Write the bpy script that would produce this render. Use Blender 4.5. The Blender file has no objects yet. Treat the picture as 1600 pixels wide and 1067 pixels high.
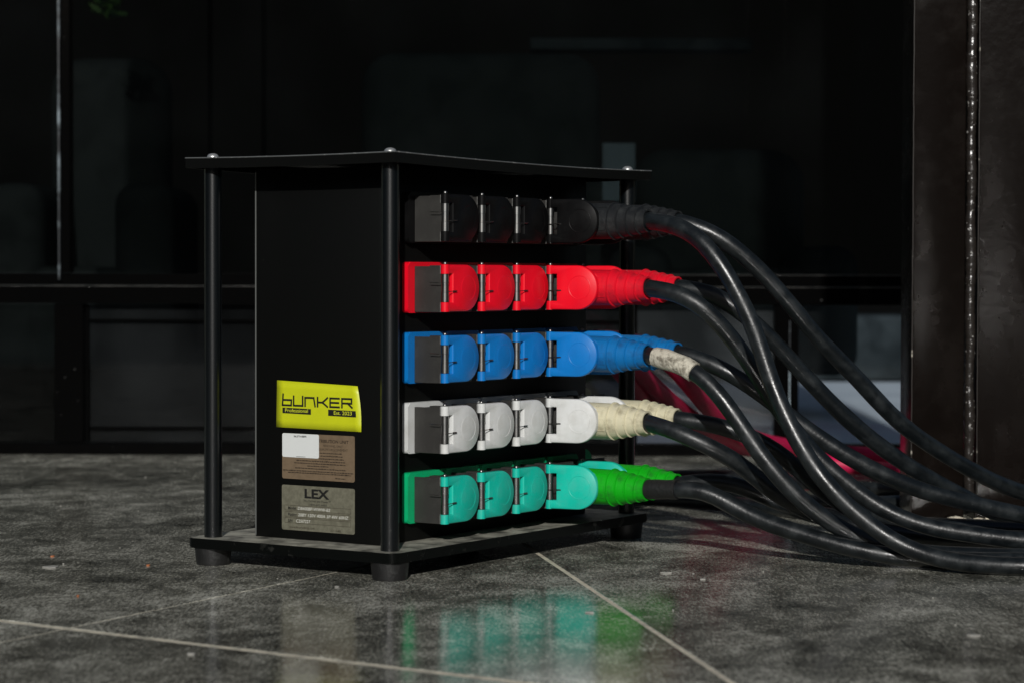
import bpy, bmesh, math, random
from mathutils import Vector, Matrix
R = math.radians
random.seed(7)
S = bpy.context.scene
COL = S.collection
# ------------------------------------------------------------------ camera
CAM = Vector((-2.0858, -1.5150, 0.3250)); YAW = R(33.1045)
cd = bpy.data.cameras.new('camera'); cam = bpy.data.objects.new('camera', cd); COL.objects.link(cam)
cd.sensor_width = 36; cd.lens = 85.02; cd.clip_start = 0.05; cd.clip_end = 200
cd.dof.use_dof = True; cd.dof.focus_distance = 2.74; cd.dof.aperture_fstop = 8
fw = Vector((math.cos(YAW)*math.cos(R(1.5819)), math.sin(YAW)*math.cos(R(1.5819)), -math.sin(R(1.5819))))
rt = Vector((math.sin(YAW), -math.cos(YAW), 0)); up = rt.cross(fw)
rl = R(0.141)
r2 = rt*math.cos(rl)+up*math.sin(rl); u2 = up*math.cos(rl)-rt*math.sin(rl)
M = Matrix((r2, u2, -fw)).transposed().to_4x4(); M.translation = CAM
cam.matrix_world = M
S.camera = cam
# ------------------------------------------------------------------ daylight
SUN_EL = R(21.5); SUN_AZ = YAW + math.pi - R(1.5)       # direction towards the sun, in the ground plane
w = bpy.data.worlds.new("World"); S.world = w; w.use_nodes = True
nt = w.node_tree; bg = nt.nodes['Background']
sky = nt.nodes.new('ShaderNodeTexSky'); sky.sky_type = 'NISHITA'; sky.sun_disc = False
sky.sun_elevation = SUN_EL; sky.sun_rotation = math.pi/2 - SUN_AZ
nt.links.new(sky.outputs[0], bg.inputs[0]); bg.inputs[1].default_value = 0.05
sl = bpy.data.lights.new('sun', 'SUN'); sl.energy = 5.0; sl.angle = R(0.9); sl.color = (1.0, 0.975, 0.94)
so = bpy.data.objects.new('sun', sl); COL.objects.link(so)
sd = Vector((math.cos(SUN_AZ)*math.cos(SUN_EL), math.sin(SUN_AZ)*math.cos(SUN_EL), math.sin(SUN_EL)))
so.rotation_euler = sd.to_track_quat('Z', 'Y').to_euler(); so.location = sd*6
S.view_settings.view_transform = 'Standard'; S.view_settings.look = 'None'
S.view_settings.exposure = -0.55; S.view_settings.gamma = 1
# ------------------------------------------------------------------ materials
def mat(name, col, rough=.5, metal=0., col2=None, nscale=40., lo=.45, hi=.65, bump=0., bscale=200., bdist=.001,
        spec=.5, stretch=None, rvar=0., speck=None, sscale=600., sthr=.72, detail=6.):
    m = bpy.data.materials.new(name); m.use_nodes = True
    t = m.node_tree; N = t.nodes; L = t.links; b = N['Principled BSDF']
    b.inputs['Base Color'].default_value = (*col, 1); b.inputs['Roughness'].default_value = rough
    b.inputs['Metallic'].default_value = metal; b.inputs['Specular IOR Level'].default_value = spec
    tc = N.new('ShaderNodeTexCoord'); src = tc.outputs['Object']
    if stretch:
        mp = N.new('ShaderNodeMapping'); mp.inputs['Scale'].default_value = stretch; L.new(src, mp.inputs[0]); src = mp.outputs[0]
    cur = None
    if col2 is not None or rvar:
        n = N.new('ShaderNodeTexNoise'); n.inputs['Scale'].default_value = nscale; n.inputs['Detail'].default_value = detail
        n.inputs['Roughness'].default_value = .65; L.new(src, n.inputs['Vector'])
        r = N.new('ShaderNodeMapRange'); r.inputs[1].default_value = lo; r.inputs[2].default_value = hi; L.new(n.outputs[0], r.inputs[0])
        if col2 is not None:
            x = N.new('ShaderNodeMix'); x.data_type = 'RGBA'; L.new(r.outputs[0], x.inputs[0])
            x.inputs[6].default_value = (*col, 1); x.inputs[7].default_value = (*col2, 1); cur = x.outputs[2]
        if rvar:
            y = N.new('ShaderNodeMath'); y.operation = 'MULTIPLY_ADD'; L.new(r.outputs[0], y.inputs[0])
            y.inputs[1].default_value = rvar; y.inputs[2].default_value = rough; L.new(y.outputs[0], b.inputs['Roughness'])
    if speck is not None:
        n = N.new('ShaderNodeTexNoise'); n.inputs['Scale'].default_value = sscale; n.inputs['Detail'].default_value = 3; L.new(src, n.inputs['Vector'])
        r = N.new('ShaderNodeMapRange'); r.inputs[1].default_value = sthr; r.inputs[2].default_value = sthr+.03; L.new(n.outputs[0], r.inputs[0])
        x = N.new('ShaderNodeMix'); x.data_type = 'RGBA'; L.new(r.outputs[0], x.inputs[0])
        if cur: L.new(cur, x.inputs[6])
        else: x.inputs[6].default_value = (*col, 1)
        x.inputs[7].default_value = (*speck, 1); cur = x.outputs[2]
    if cur: L.new(cur, b.inputs['Base Color'])
    if bump:
        n = N.new('ShaderNodeTexNoise'); n.inputs['Scale'].default_value = bscale; n.inputs['Detail'].default_value = 4; L.new(src, n.inputs['Vector'])
        p = N.new('ShaderNodeBump'); p.inputs['Strength'].default_value = bump; p.inputs['Distance'].default_value = bdist
        L.new(n.outputs[0], p.inputs['Height']); L.new(p.outputs[0], b.inputs['Normal'])
    return m
MT = {}
MT['powder'] = mat('black_powder_coat', (.0032,.0034,.0032), .38, bump=.2, bscale=1500, bdist=.0003, spec=.12, speck=(.06,.06,.055), sscale=230, sthr=.765)
MT['powder_post'] = mat('black_powder_coat_tube', (.0015,.0025,.0032), .26, bump=.15, bscale=1400, bdist=.0004, spec=.8, speck=(.10,.11,.11), sscale=420, sthr=.74)
MT['dusty'] = mat('dusty_black_plate', (.0025,.003,.0028), .25, col2=(.045,.045,.04), nscale=55, lo=.6, hi=.8, bump=.3, bscale=700, bdist=.0004, spec=.15, rvar=.35)
MT['base_top'] = mat('dust_film_on_plate', (.07,.068,.058), .6, col2=(.38,.37,.31), nscale=35, lo=.36, hi=.62, bump=.3, bscale=600, bdist=.0006, spec=.3)
MT['rubber'] = mat('foot_rubber', (.006,.006,.006), .55, col2=(.040,.042,.040), nscale=70, lo=.52, hi=.75, bump=.4, bscale=300)
MT['screw'] = mat('zinc_screw', (.62,.62,.60), .38, metal=.8)
MT['gun'] = mat('hinge_steel', (.34,.345,.34), .30, metal=1, col2=(.22,.21,.20), nscale=80, rvar=.08)
MT['rim'] = mat('worn_metal_edge', (.22,.22,.21), .35, metal=.4, col2=(.10,.10,.095), nscale=90)
MT['wire'] = mat('spring_wire', (.20,.19,.18), .35, metal=1)
MT['housing'] = mat('black_housing', (.026,.025,.023), .5, col2=(.034,.033,.030), nscale=60, bump=.25, bscale=900, bdist=.0004, speck=(.16,.16,.15), sscale=520, sthr=.74)
PL = dict(
 black=((.004,.004,.0042),(.007,.007,.007)), red=((.78,.003,.016),(.70,.003,.018)), blue=((.003,.165,.50),(.003,.135,.43)),
 white=((.60,.61,.60),(.44,.44,.41)), green=((.003,.40,.15),(.004,.32,.12)), teal=((.004,.44,.33),(.05,.40,.32)),
 pblack=((.010,.011,.012),(.028,.030,.030)), pred=((.66,.004,.018),(.38,.005,.016)), pblue=((.003,.135,.38),(.006,.065,.19)),
 cream=((.58,.54,.38),(.26,.23,.15)), pgreen=((.003,.34,.006),(.008,.15,.010)))
for k, (a, b) in PL.items():
    plug = k in ('pblack','pred','pblue','cream','pgreen')
    MT[k] = mat(k+'_plastic', a, .5 if plug else .36, col2=b, nscale=60 if plug else 25, lo=.48, hi=.75, bump=.5 if plug else .12,
                bscale=500 if plug else 900, bdist=.0006 if plug else .0003, rvar=.12, spec=.28 if plug else (.10 if k == 'black' else .36),
                speck=(a[0]*.4+.01, a[1]*.4+.01, a[2]*.4+.01) if k != 'black' else (.08,.08,.08), sscale=260 if plug else 420, sthr=.735 if plug else .75)
MT['cable'] = mat('black_rubber_cable', (.0042,.0056,.0064), .29, col2=(.013,.0165,.018), nscale=45, lo=.42, hi=.72, bump=.35, bscale=320, bdist=.0006, rvar=.24,
                  spec=.5, speck=(.09,.10,.10), sscale=300, sthr=.76)
MT['redcable'] = mat('red_rubber_cable', (.46,.004,.060), .5, col2=(.22,.003,.026), nscale=6, spec=.3, bump=.2, bscale=300)
MT['tape'] = mat('dirty_white_cloth_tape', (.52,.49,.40), .75, col2=(.16,.145,.11), nscale=120, lo=.47, hi=.66, bump=.9, bscale=350, bdist=.0016)
MT['btape'] = mat('black_electrical_tape', (.007,.007,.007), .55, bump=.7, bscale=240, bdist=.0015)
MT['yellow'] = mat('yellow_sticker', (.50,.54,.008), .42, col2=(.45,.49,.008), nscale=14, bump=.15, bscale=60, bdist=.001)
MT['plate'] = mat('engraved_metal_plate', (.125,.120,.088), .42, spec=.3, col2=(.165,.16,.118), nscale=160, lo=.4, hi=.6, metal=.15, bump=.2, bscale=1200, bdist=.0002)
MT['tan'] = mat('tan_metal_label', (.175,.125,.078), .45, col2=(.145,.103,.064), nscale=120, metal=.15, bump=.2, bscale=1200, bdist=.0002)
MT['paper'] = mat('white_sticker', (.60,.62,.61), .4)
MT['ink'] = mat('black_print', (.008,.008,.007), .5)
MT['inkbrown'] = mat('brown_print', (.03,.02,.012), .5)
MT['inklight'] = mat('pale_engraving', (.55,.55,.50), .4)
MT['inkyellow'] = mat('yellow_reversed_print', (.60,.64,.03), .45)
MT['grout'] = mat('beige_grout', (.66,.60,.47), .8, col2=(.38,.35,.28), nscale=60, bump=.8, bscale=250, bdist=.002)
MT['chip'] = mat('pale_chip', (.34,.33,.30), .7)
MT['crumb'] = mat('orange_crumb', (.42,.13,.04), .6)
MT['brown'] = mat('dark_brown_gloss_paint', (.0040,.0027,.0021), .22, col2=(.0062,.0043,.0033), nscale=12, bump=.22, bscale=110, bdist=.0008, rvar=.10, spec=.16, speck=(.05,.04,.032), sscale=260, sthr=.79)
MT['brown2'] = mat('rippled_dark_brown_paint', (.0042,.0028,.0022), .24, col2=(.0055,.0038,.0029), nscale=10, bump=.4, bscale=95, bdist=.001, rvar=.08, spec=.2)
MT['worn'] = mat('worn_paint_edge', (.012,.009,.007), .4, speck=(.42,.39,.33), sscale=38, sthr=.60)
MT['weld'] = mat('painted_weld', (.018,.015,.013), .22, bump=.6, bscale=120, bdist=.002, spec=.7, speck=(.34,.33,.31), sscale=170, sthr=.66)
MT['frame'] = mat('black_window_frame', (.0015,.0015,.0015), .12, spec=.08, bump=.2, bscale=200, speck=(.05,.05,.048), sscale=120, sthr=.74)
MT['alu'] = mat('bright_trim', (.012,.015,.018), .3, metal=.1, col2=(.42,.52,.58), nscale=6, lo=.48, hi=.66, bump=.6, bscale=30)  # trim sheen put into the colour as pale patches
MT['seam'] = mat('bare_metal_seam', (.10,.105,.10), .5)
MT['wedge'] = mat('worn_frame_edge', (.012,.012,.011), .4, col2=(.05,.048,.044), nscale=20, speck=(.14,.13,.12), sscale=60, sthr=.64)  # pale tone for the highlight lines along the rail
MT['edge'] = mat('rubbed_black_edge', (.085,.09,.09), .4, spec=.5, speck=(.25,.25,.24), sscale=300, sthr=.62)  # paler colour paints the highlight on the top plate's edge
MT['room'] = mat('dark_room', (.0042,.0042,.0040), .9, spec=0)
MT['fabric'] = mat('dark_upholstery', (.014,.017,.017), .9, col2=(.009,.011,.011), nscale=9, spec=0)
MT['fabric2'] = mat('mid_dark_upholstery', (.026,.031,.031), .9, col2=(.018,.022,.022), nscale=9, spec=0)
MT['shelf'] = mat('grey_board', (.034,.042,.046), .6, spec=0, col2=(.014,.018,.020), nscale=6)
MT['bluegrey'] = mat('blue_grey_sheet', (.085,.125,.155), .6, col2=(.065,.10,.125), nscale=20)
MT['paving'] = mat('pale_paving', (.62,.68,.74), .7, col2=(.50,.56,.62), nscale=3, bump=.1)
MT['leaf'] = mat('dim_leaf', (.05,.11,.02), .5)
MT['facade'] = mat('dark_facade', (.02,.02,.02), .8, col2=(.01,.01,.01), nscale=1)

def floor_mat():
    m = bpy.data.materials.new('slate_tile'); m.use_nodes = True
    t = m.node_tree; N = t.nodes; L = t.links; b = N['Principled BSDF']
    tc = N.new('ShaderNodeTexCoord')
    def noise(scale, det=8, ro=.65, vec=None, dist=0.):
        n = N.new('ShaderNodeTexNoise'); n.inputs['Scale'].default_value = scale; n.inputs['Detail'].default_value = det
        n.inputs['Roughness'].default_value = ro; n.inputs['Distortion'].default_value = dist
        L.new(vec or tc.outputs['Object'], n.inputs['Vector']); return n.outputs[0]
    def rng(s, a, b_, c=0., d=1.):
        r = N.new('ShaderNodeMapRange'); r.inputs[1].default_value = a; r.inputs[2].default_value = b_
        r.inputs[3].default_value = c; r.inputs[4].default_value = d; L.new(s, r.inputs[0]); return r.outputs[0]
    def mth(op, a, b_):
        x = N.new('ShaderNodeMath'); x.operation = op
        for i, s in enumerate((a, b_)):
            if isinstance(s, (int, float)): x.inputs[i].default_value = s
            else: L.new(s, x.inputs[i])
        return x.outputs[0]
    mp = N.new('ShaderNodeMapping'); mp.inputs['Rotation'].default_value = (0, 0, R(62)); mp.inputs['Scale'].default_value = (1, 1.35, 1)
    L.new(tc.outputs['Object'], mp.inputs[0])
    m1_ = N.new('ShaderNodeMapping'); m1_.inputs['Rotation'].default_value = (0, 0, -YAW); L.new(tc.outputs['Object'], m1_.inputs[0])
    def strm(k):
        q_ = N.new('ShaderNodeMapping'); q_.inputs['Scale'].default_value = (k, 1, 1); L.new(m1_.outputs[0], q_.inputs[0]); return q_.outputs[0]
    big = noise(3.2, 6, .65, dist=.6); mid = noise(19, 12, .78, strm(.6), dist=.5); fine = noise(300, 8, .9, strm(.28)); vf = noise(620, 4, .8, strm(.28))
    v = mth('ADD', mth('MULTIPLY', rng(big, .30, .70), .30), mth('MULTIPLY', rng(mid, .34, .66), .40))
    v = mth('ADD', v, mth('MULTIPLY', rng(fine, .39, .61), .50))
    cr = N.new('ShaderNodeValToRGB'); e = cr.color_ramp.elements
    e[0].position = .31; e[0].color = (.008,.008,.007,1); e[1].position = .86; e[1].color = (.74,.73,.64,1)
    q = e.new(.48); q.color = (.108,.108,.090,1); q = e.new(.68); q.color = (.31,.305,.255,1)
    L.new(v, cr.inputs[0])
    # pale mineral veins and flecks
    x = N.new('ShaderNodeMix'); x.data_type = 'RGBA'; L.new(rng(vf, .58, .66, 0, .85), x.inputs[0]); L.new(cr.outputs[0], x.inputs[6]); x.inputs[7].default_value = (.50,.49,.43,1)
    L.new(x.outputs[2], b.inputs['Base Color'])
    L.new(mth('ADD', rng(mid, .3, .7, .06, .14), rng(fine, .4, .7, 0, .03)), b.inputs['Roughness'])
    bp = N.new('ShaderNodeBump'); bp.inputs['Strength'].default_value = .12; bp.inputs['Distance'].default_value = .0003
    L.new(fine, bp.inputs['Height']); L.new(bp.outputs[0], b.inputs['Normal'])
    b.inputs['Specular IOR Level'].default_value = .46
    return m
MT['tile'] = floor_mat()

def glass_mat(name, tint, refl=1.0, dirt=.0):
    m = bpy.data.materials.new(name); m.use_nodes = True
    t = m.node_tree; N = t.nodes; L = t.links; N.remove(N['Principled BSDF']); out = N['Material Output']
    tr = N.new('ShaderNodeBsdfTransparent'); tr.inputs[0].default_value = (*tint, 1)
    gl = N.new('ShaderNodeBsdfGlossy'); gl.inputs['Roughness'].default_value = .02; gl.inputs[0].default_value = (refl, refl, refl, 1)
    fr = N.new('ShaderNodeFresnel'); fr.inputs[0].default_value = 1.5
    mx = N.new('ShaderNodeMixShader'); L.new(fr.outputs[0], mx.inputs[0]); L.new(tr.outputs[0], mx.inputs[1]); L.new(gl.outputs[0], mx.inputs[2])
    df = N.new('ShaderNodeBsdfDiffuse'); df.inputs[0].default_value = (.3,.33,.34,1)
    tc = N.new('ShaderNodeTexCoord'); n = N.new('ShaderNodeTexNoise'); n.inputs['Scale'].default_value = 4; n.inputs['Detail'].default_value = 8
    L.new(tc.outputs['Object'], n.inputs[0])
    r = N.new('ShaderNodeMapRange'); r.inputs[1].default_value = .42; r.inputs[2].default_value = .8; r.inputs[3].default_value = dirt*.4; r.inputs[4].default_value = dirt*2.5; L.new(n.outputs[0], r.inputs[0])
    m2 = N.new('ShaderNodeMixShader'); L.new(r.outputs[0], m2.inputs[0]); L.new(mx.outputs[0], m2.inputs[1]); L.new(df.outputs[0], m2.inputs[2])
    L.new(m2.outputs[0], out.inputs[0]); return m
MT['glass_up'] = glass_mat('dark_tinted_glass', (.55,.57,.56), 1, .002)
MT['glass_dim'] = glass_mat('dusty_tinted_glass', (.42,.43,.45), 1, .012)
MT['glass_dusty'] = glass_mat('dusty_glass', (.62,.63,.66), 1, .05)
MT['glass_clear'] = glass_mat('tinted_glass', (.90,.93,.95), 1, .006)
# ------------------------------------------------------------------ helpers
def link(name, bm, m, parent=None, smooth=False, loc=None, kind=None):
    bmesh.ops.recalc_face_normals(bm, faces=bm.faces)
    me = bpy.data.meshes.new(name); bm.to_mesh(me); bm.free()
    return linkm(name, me, m, parent, smooth, loc, kind)
def linkm(name, me, m, parent=None, smooth=False, loc=None, kind=None):
    o = bpy.data.objects.new(name, me); COL.objects.link(o)
    if m is not None and not me.materials: me.materials.append(MT[m])
    if smooth:
        for p in me.polygons: p.use_smooth = True
        if hasattr(me, 'set_sharp_from_angle'): me.set_sharp_from_angle(angle=R(38))
    if parent: o.parent = parent
    if loc is not None: o.location = loc
    if kind: o['kind'] = kind
    return o
def empty(name, label, cat, loc=(0,0,0), rz=0, group=None, kind=None):
    o = bpy.data.objects.new(name, None); COL.objects.link(o); o.location = loc; o.rotation_euler = (0,0,rz); o.empty_display_size = .05
    if label: o['label'] = label
    if cat: o['category'] = cat
    if group: o['group'] = group
    if kind: o['kind'] = kind
    return o
def tag(o, label, cat, group=None):
    o['label'] = label; o['category'] = cat
    if group: o['group'] = group
    return o
def box(bm, a, b, bev=0., seg=2):
    a = Vector(a); b = Vector(b); c = (a+b)/2; s = b-a
    r = bmesh.ops.create_cube(bm, size=1, matrix=Matrix.Translation(c) @ Matrix.Diagonal((abs(s.x),abs(s.y),abs(s.z),1)))
    if bev:
        es = list({e for v in r['verts'] for e in v.link_edges})
        bmesh.ops.bevel(bm, geom=es, offset=bev, segments=seg, affect='EDGES', profile=.5)
def tube(bm, pts, rad, n=14, cap=True, rads=None):
    pts = [Vector(p) for p in pts]; rings = []; T = []
    for i in range(len(pts)):
        T.append((pts[min(i+1,len(pts)-1)]-pts[max(i-1,0)]).normalized())
    u = T[0].orthogonal().normalized()
    for i, p in enumerate(pts):
        u = (u - T[i]*u.dot(T[i])).normalized(); v = T[i].cross(u)
        r = rads[i] if rads else rad
        rings.append([bm.verts.new(p + (u*math.cos(2*math.pi*k/n)+v*math.sin(2*math.pi*k/n))*r) for k in range(n)])
    for a, b in zip(rings, rings[1:]):
        for k in range(n): bm.faces.new((a[k], a[(k+1)%n], b[(k+1)%n], b[k]))
    if cap: bm.faces.new(rings[0][::-1]); bm.faces.new(rings[-1])
def spline(P, step=.012):
    P = [Vector(p) for p in P]; Q = [P[0]*2-P[1]]+P+[P[-1]*2-P[-2]]; out = []
    for i in range(1, len(Q)-2):
        p0,p1,p2,p3 = Q[i-1:i+3]; n = max(2, int((p2-p1).length/step))
        for k in range(n):
            t = k/n; out.append(.5*((2*p1)+(-p0+p2)*t+(2*p0-5*p1+4*p2-p3)*t*t+(-p0+3*p1-3*p2+p3)*t**3))
    out.append(P[-1])
    for _ in range(6):      # relax the hand-placed knots into the even sweep of a stiff cable
        out = out[:3]+[(out[i-1]+out[i]*2+out[i+1])/4 for i in range(3, len(out)-1)]+[out[-1]]
    return out
def prism(bm, pts2, y0, y1, ax='y'):
    """extrude a polygon (u,v): ax y -> (u, y, v); ax z -> (u, v, z)"""
    f = (lambda u,v,h: (u,h,v)) if ax == 'y' else ((lambda u,v,h: (u,v,h)) if ax == 'z' else (lambda u,v,h: (h,u,v)))
    a = [bm.verts.new(f(u,v,y0)) for u,v in pts2]; b = [bm.verts.new(f(u,v,y1)) for u,v in pts2]
    bm.faces.new(a); bm.faces.new(b[::-1]); n = len(a)
    for i in range(n): bm.faces.new((a[i], a[(i+1)%n], b[(i+1)%n], b[i]))
def rrect(x0, z0, x1, z1, r, n=5):
    p = []
    for cx, cz, a0 in ((x1-r,z1-r,0),(x0+r,z1-r,90),(x0+r,z0+r,180),(x1-r,z0+r,270)):
        for k in range(n+1):
            a = R(a0+90*k/n); p.append((cx+r*math.cos(a), cz+r*math.sin(a)))
    return p
def lathe(bm, prof, n=28, axis='z'):
    rings = []
    for r, h in prof:
        ring = []
        for k in range(n):
            a = 2*math.pi*k/n; c, s = r*math.cos(a), r*math.sin(a)
            ring.append(bm.verts.new((c, s, h) if axis == 'z' else ((c, h, s) if axis == 'y' else (h, c, s))))
        rings.append(ring)
    for a, b in zip(rings, rings[1:]):
        for k in range(n): bm.faces.new((a[k], a[(k+1)%n], b[(k+1)%n], b[k]))
    bm.faces.new(rings[0][::-1]); bm.faces.new(rings[-1])

# ------------------------------------------------------------------ ground
def clip(poly, p, d, side, off):
    """keep the part of poly on the given side (+1 = left of direction d) of the line, inset by off"""
    n = Vector((-d[1], d[0])).normalized()*side; p = Vector(p)+n*off; out = []
    for i in range(len(poly)):
        a, b = Vector(poly[i]), Vector(poly[(i+1)%len(poly)]); da, db = (a-p).dot(n), (b-p).dot(n)
        if da >= 0: out.append(a)
        if da*db < 0: out.append(a+(b-a)*(da/(da-db)))
    return [tuple(v) for v in out]
F2 = Vector((math.cos(YAW), math.sin(YAW))); R2 = Vector((math.sin(YAW), -math.cos(YAW)))
WALL = Vector((1.5665, .8663))
big = [(-9,-9),(9,-9),(9,9),(-9,9)]
big = clip(big, WALL, R2, 1, -.05) if (WALL+F2-WALL).dot(Vector((-R2[1], R2[0]))) < 0 else clip(big, WALL, R2, -1, -.05)
LA = ((-.4548,.1208), (-.0162,-.5837)); LC = ((-.4466,.0351), (.3665,.0394)); LB = ((.3118,.016), (-.692,-.63))
floor = empty('floor', None, None, kind='structure')
g = bmesh.new(); prism(g, big, -.03, -.0005, 'z'); go = link('grout', g, 'grout', floor)
wa, wc, wb = .0060, .0014, .0028
# LA points towards -y: left of it = +x side.  LC points +x: left = +y side.  LB points (-x,-y): left = +x/-y side
polys = [clip(clip(big, *LA, -1, wa), *LC, 1, wc), clip(clip(big, *LA, -1, wa), *LC, -1, wc),
         clip(clip(big, *LA, 1, wa), *LC, 1, wc),
         clip(clip(clip(big, *LA, 1, wa), *LC, -1, wc), *LB, -1, wb), clip(clip(clip(big, *LA, 1, wa), *LC, -1, wc), *LB, 1, wb)]
for p in polys:
    if len(p) < 3: continue
    b = bmesh.new(); prism(b, p, -.008, 0, 'z')
    top = [e for e in b.edges if all(v.co.z > -.001 for v in e.verts)]
    bmesh.ops.bevel(b, geom=top, offset=.0005, segments=1, affect='EDGES')
    link('tile', b, 'tile', floor)
# chips, crumbs and litter on the tiles
def flat_chip(name, x, y, lx, ly, m, label, cat, group=None, rz=0, h=.0015):
    b = bmesh.new(); pts = []
    for k in range(8):
        a = k/8*2*math.pi; q = random.uniform(.65, 1.1); pts.append((lx/2*q*math.cos(a), ly/2*q*math.sin(a)))
    prism(b, pts, .0002, h, 'z'); o = link(name, b, m, None, loc=(x, y, 0)); o.rotation_euler.z = rz; return tag(o, label, cat, group)
def gp(px, py):          # a spot on the floor plane
    d = fw + (px-800)/3778.9*r2 - (py-533.5)/3778.9*u2; t = -CAM.z/d.z; return CAM+d*t
for px, py, wd, dp, m, n_, l_ in ((80,886,.028,.03,'chip','paint_chip','broad thin pale flake on the floor tiles left of the black rack'),
        (99,881,.004,.006,'chip','plaster_crumb','tiny white crumb at the edge of the broad pale flake'),
        (1040,895,.017,.010,'chip','paint_chip','thin white curved sliver on the tiles below the lowest black cables'),
        (1098,905,.010,.008,'chip','paint_chip','small white chip just right of the thin white sliver'),
        (526,917,.009,.010,'chip','paint_chip','small white chip on the tiles in front of the near rubber foot'),
        (299,1022,.010,.009,'chip','paint_chip','small round white speck on the nearest tile at lower left'),
        (922,957,.012,.012,'chip','paint_chip','pale chip on the tiles right of the diagonal grout line'),
        (1522,993,.018,.014,'chip','paint_chip','pale worn chip on the tiles at the lower right'),
        (232,883,.006,.012,'crumb','crumb','larger orange crumb on the tiles left of the rack'),
        (122,931,.004,.008,'crumb','crumb','small orange crumb lying by itself below the broad pale flake'),
        (82,869,.007,.010,'crumb','crumb','reddish brown crumb behind the broad pale flake')):
    P = gp(px, py); flat_chip(n_, P.x, P.y, dp*.8, wd*.75, m, l_, 'crumb' if m == 'crumb' else 'chip', rz=YAW, h=.0012)
b = bmesh.new()
for k in range(70):
    F_ = random.uniform(1.9, 4.2); r_ = random.uniform(-.22, .22)*F_
    P = Vector((CAM.x, CAM.y))+F2*F_+R2*r_
    if .0 < P.x+.05 < .56 and -.05 < P.y < .3: continue
    s = random.choice((.0004,.0005,.0007,.0011)); a = random.random()*6
    pts = [(P.x+s*math.cos(a+i*1.5708)*random.uniform(.6,1.5), P.y+s*math.sin(a+i*1.5708)*random.uniform(.6,1.5)) for i in range(4)]
    prism(b, pts, .0002, .0002+s*.7, 'z')
link('grit', b, 'chip', kind='stuff')['label'] = 'fine pale grit scattered over the dark floor tiles'

# ------------------------------------------------------------------ distribution rack
W, D, E = .49799, .24479, .02155
ZB, ZT = .0305, .4427
rack = empty('distribution_rack', 'black steel power distribution rack with five rows of coloured hinged sockets and corner posts', 'power box')
def rplate(name, z0, z1, m, e=E, top_mat=None, sag=0):
    b = bmesh.new(); prism(b, rrect(-e, -e, W+e, D+e, .010, 6), z0, z1, 'z')
    es = [x for x in b.edges if abs(x.verts[0].co.z-x.verts[1].co.z) < 1e-6]
    bmesh.ops.bevel(b, geom=es, offset=.0012, segments=2, affect='EDGES')
    return b
b = rplate('base_plate', ZB-.0112, ZB, 'dusty')
base = link('base_plate', b, None, rack, True); base.data.materials.append(MT['dusty']); base.data.materials.append(MT['base_top'])
for p in base.data.polygons:
    if p.normal.z > .9 and p.area > .001: p.material_index = 1
# thin top sheet with a turned-down lip
b = bmesh.new(); e = E
nx, ny = 24, 12
def topz(x, y):
    u = (x+e)/(W+2*e); v = (y+e)/(D+2*e)
    return ZT+.0115 - .0013*(4*v*(1-v)) - .0032*(4*u*(1-u)) + .0004*math.sin(5*u)
grid = [[bm_v for bm_v in [b.verts.new((-e+(W+2*e)*i/nx, -e+(D+2*e)*j/ny, topz(-e+(W+2*e)*i/nx, -e+(D+2*e)*j/ny))) for j in range(ny+1)]] for i in range(nx+1)]
for i in range(nx):
    for j in range(ny): b.faces.new((grid[i][j], grid[i+1][j], grid[i+1][j+1], grid[i][j+1]))
per = [grid[i][0] for i in range(nx+1)]+[grid[nx][j] for j in range(1, ny+1)]+[grid[i][ny] for i in range(nx-1, -1, -1)]+[grid[0][j] for j in range(ny-1, 0, -1)]
EDGE_PTS = [(v.co.x, v.co.y, v.co.z-.0004) for v in per]; EDGE_PTS.append(EDGE_PTS[0])
low = [b.verts.new((v.co.x, v.co.y, v.co.z-.0115)) for v in per]
for k in range(len(per)):
    q = (k+1) % len(per); b.faces.new((per[k], low[k], low[q], per[q]))
inn = [b.verts.new((max(-e+.003, min(W+e-.003, v.co.x)), max(-e+.003, min(D+e-.003, v.co.y)), v.co.z)) for v in low]
for k in range(len(per)):
    q = (k+1) % len(per); b.faces.new((low[k], inn[k], inn[q], low[q]))
inn2 = [b.verts.new((v.co.x, v.co.y, v.co.z+.0098)) for v in inn]
for k in range(len(per)):
    q = (k+1) % len(per); b.faces.new((inn[k], inn2[k], inn2[q], inn[q]))
b.faces.new(inn2)
bmesh.ops.recalc_face_normals(b, faces=b.faces); b.normal_update()
es = [x for x in b.edges if len(x.link_faces) == 2 and x.calc_face_angle() > 1 and (x.verts[0] in per and x.verts[1] in per)]
bmesh.ops.bevel(b, geom=es, offset=.0011, segments=4, affect='EDGES')
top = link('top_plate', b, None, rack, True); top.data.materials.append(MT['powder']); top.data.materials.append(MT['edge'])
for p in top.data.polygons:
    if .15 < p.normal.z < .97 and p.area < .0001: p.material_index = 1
q = bmesh.new(); P_ = [tuple(v) for v in EDGE_PTS]; tube(q, P_, .00075, 6); link('rubbed_edge', q, 'edge', top, True)  # pale rod draws the highlight line round the plate edge
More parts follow.
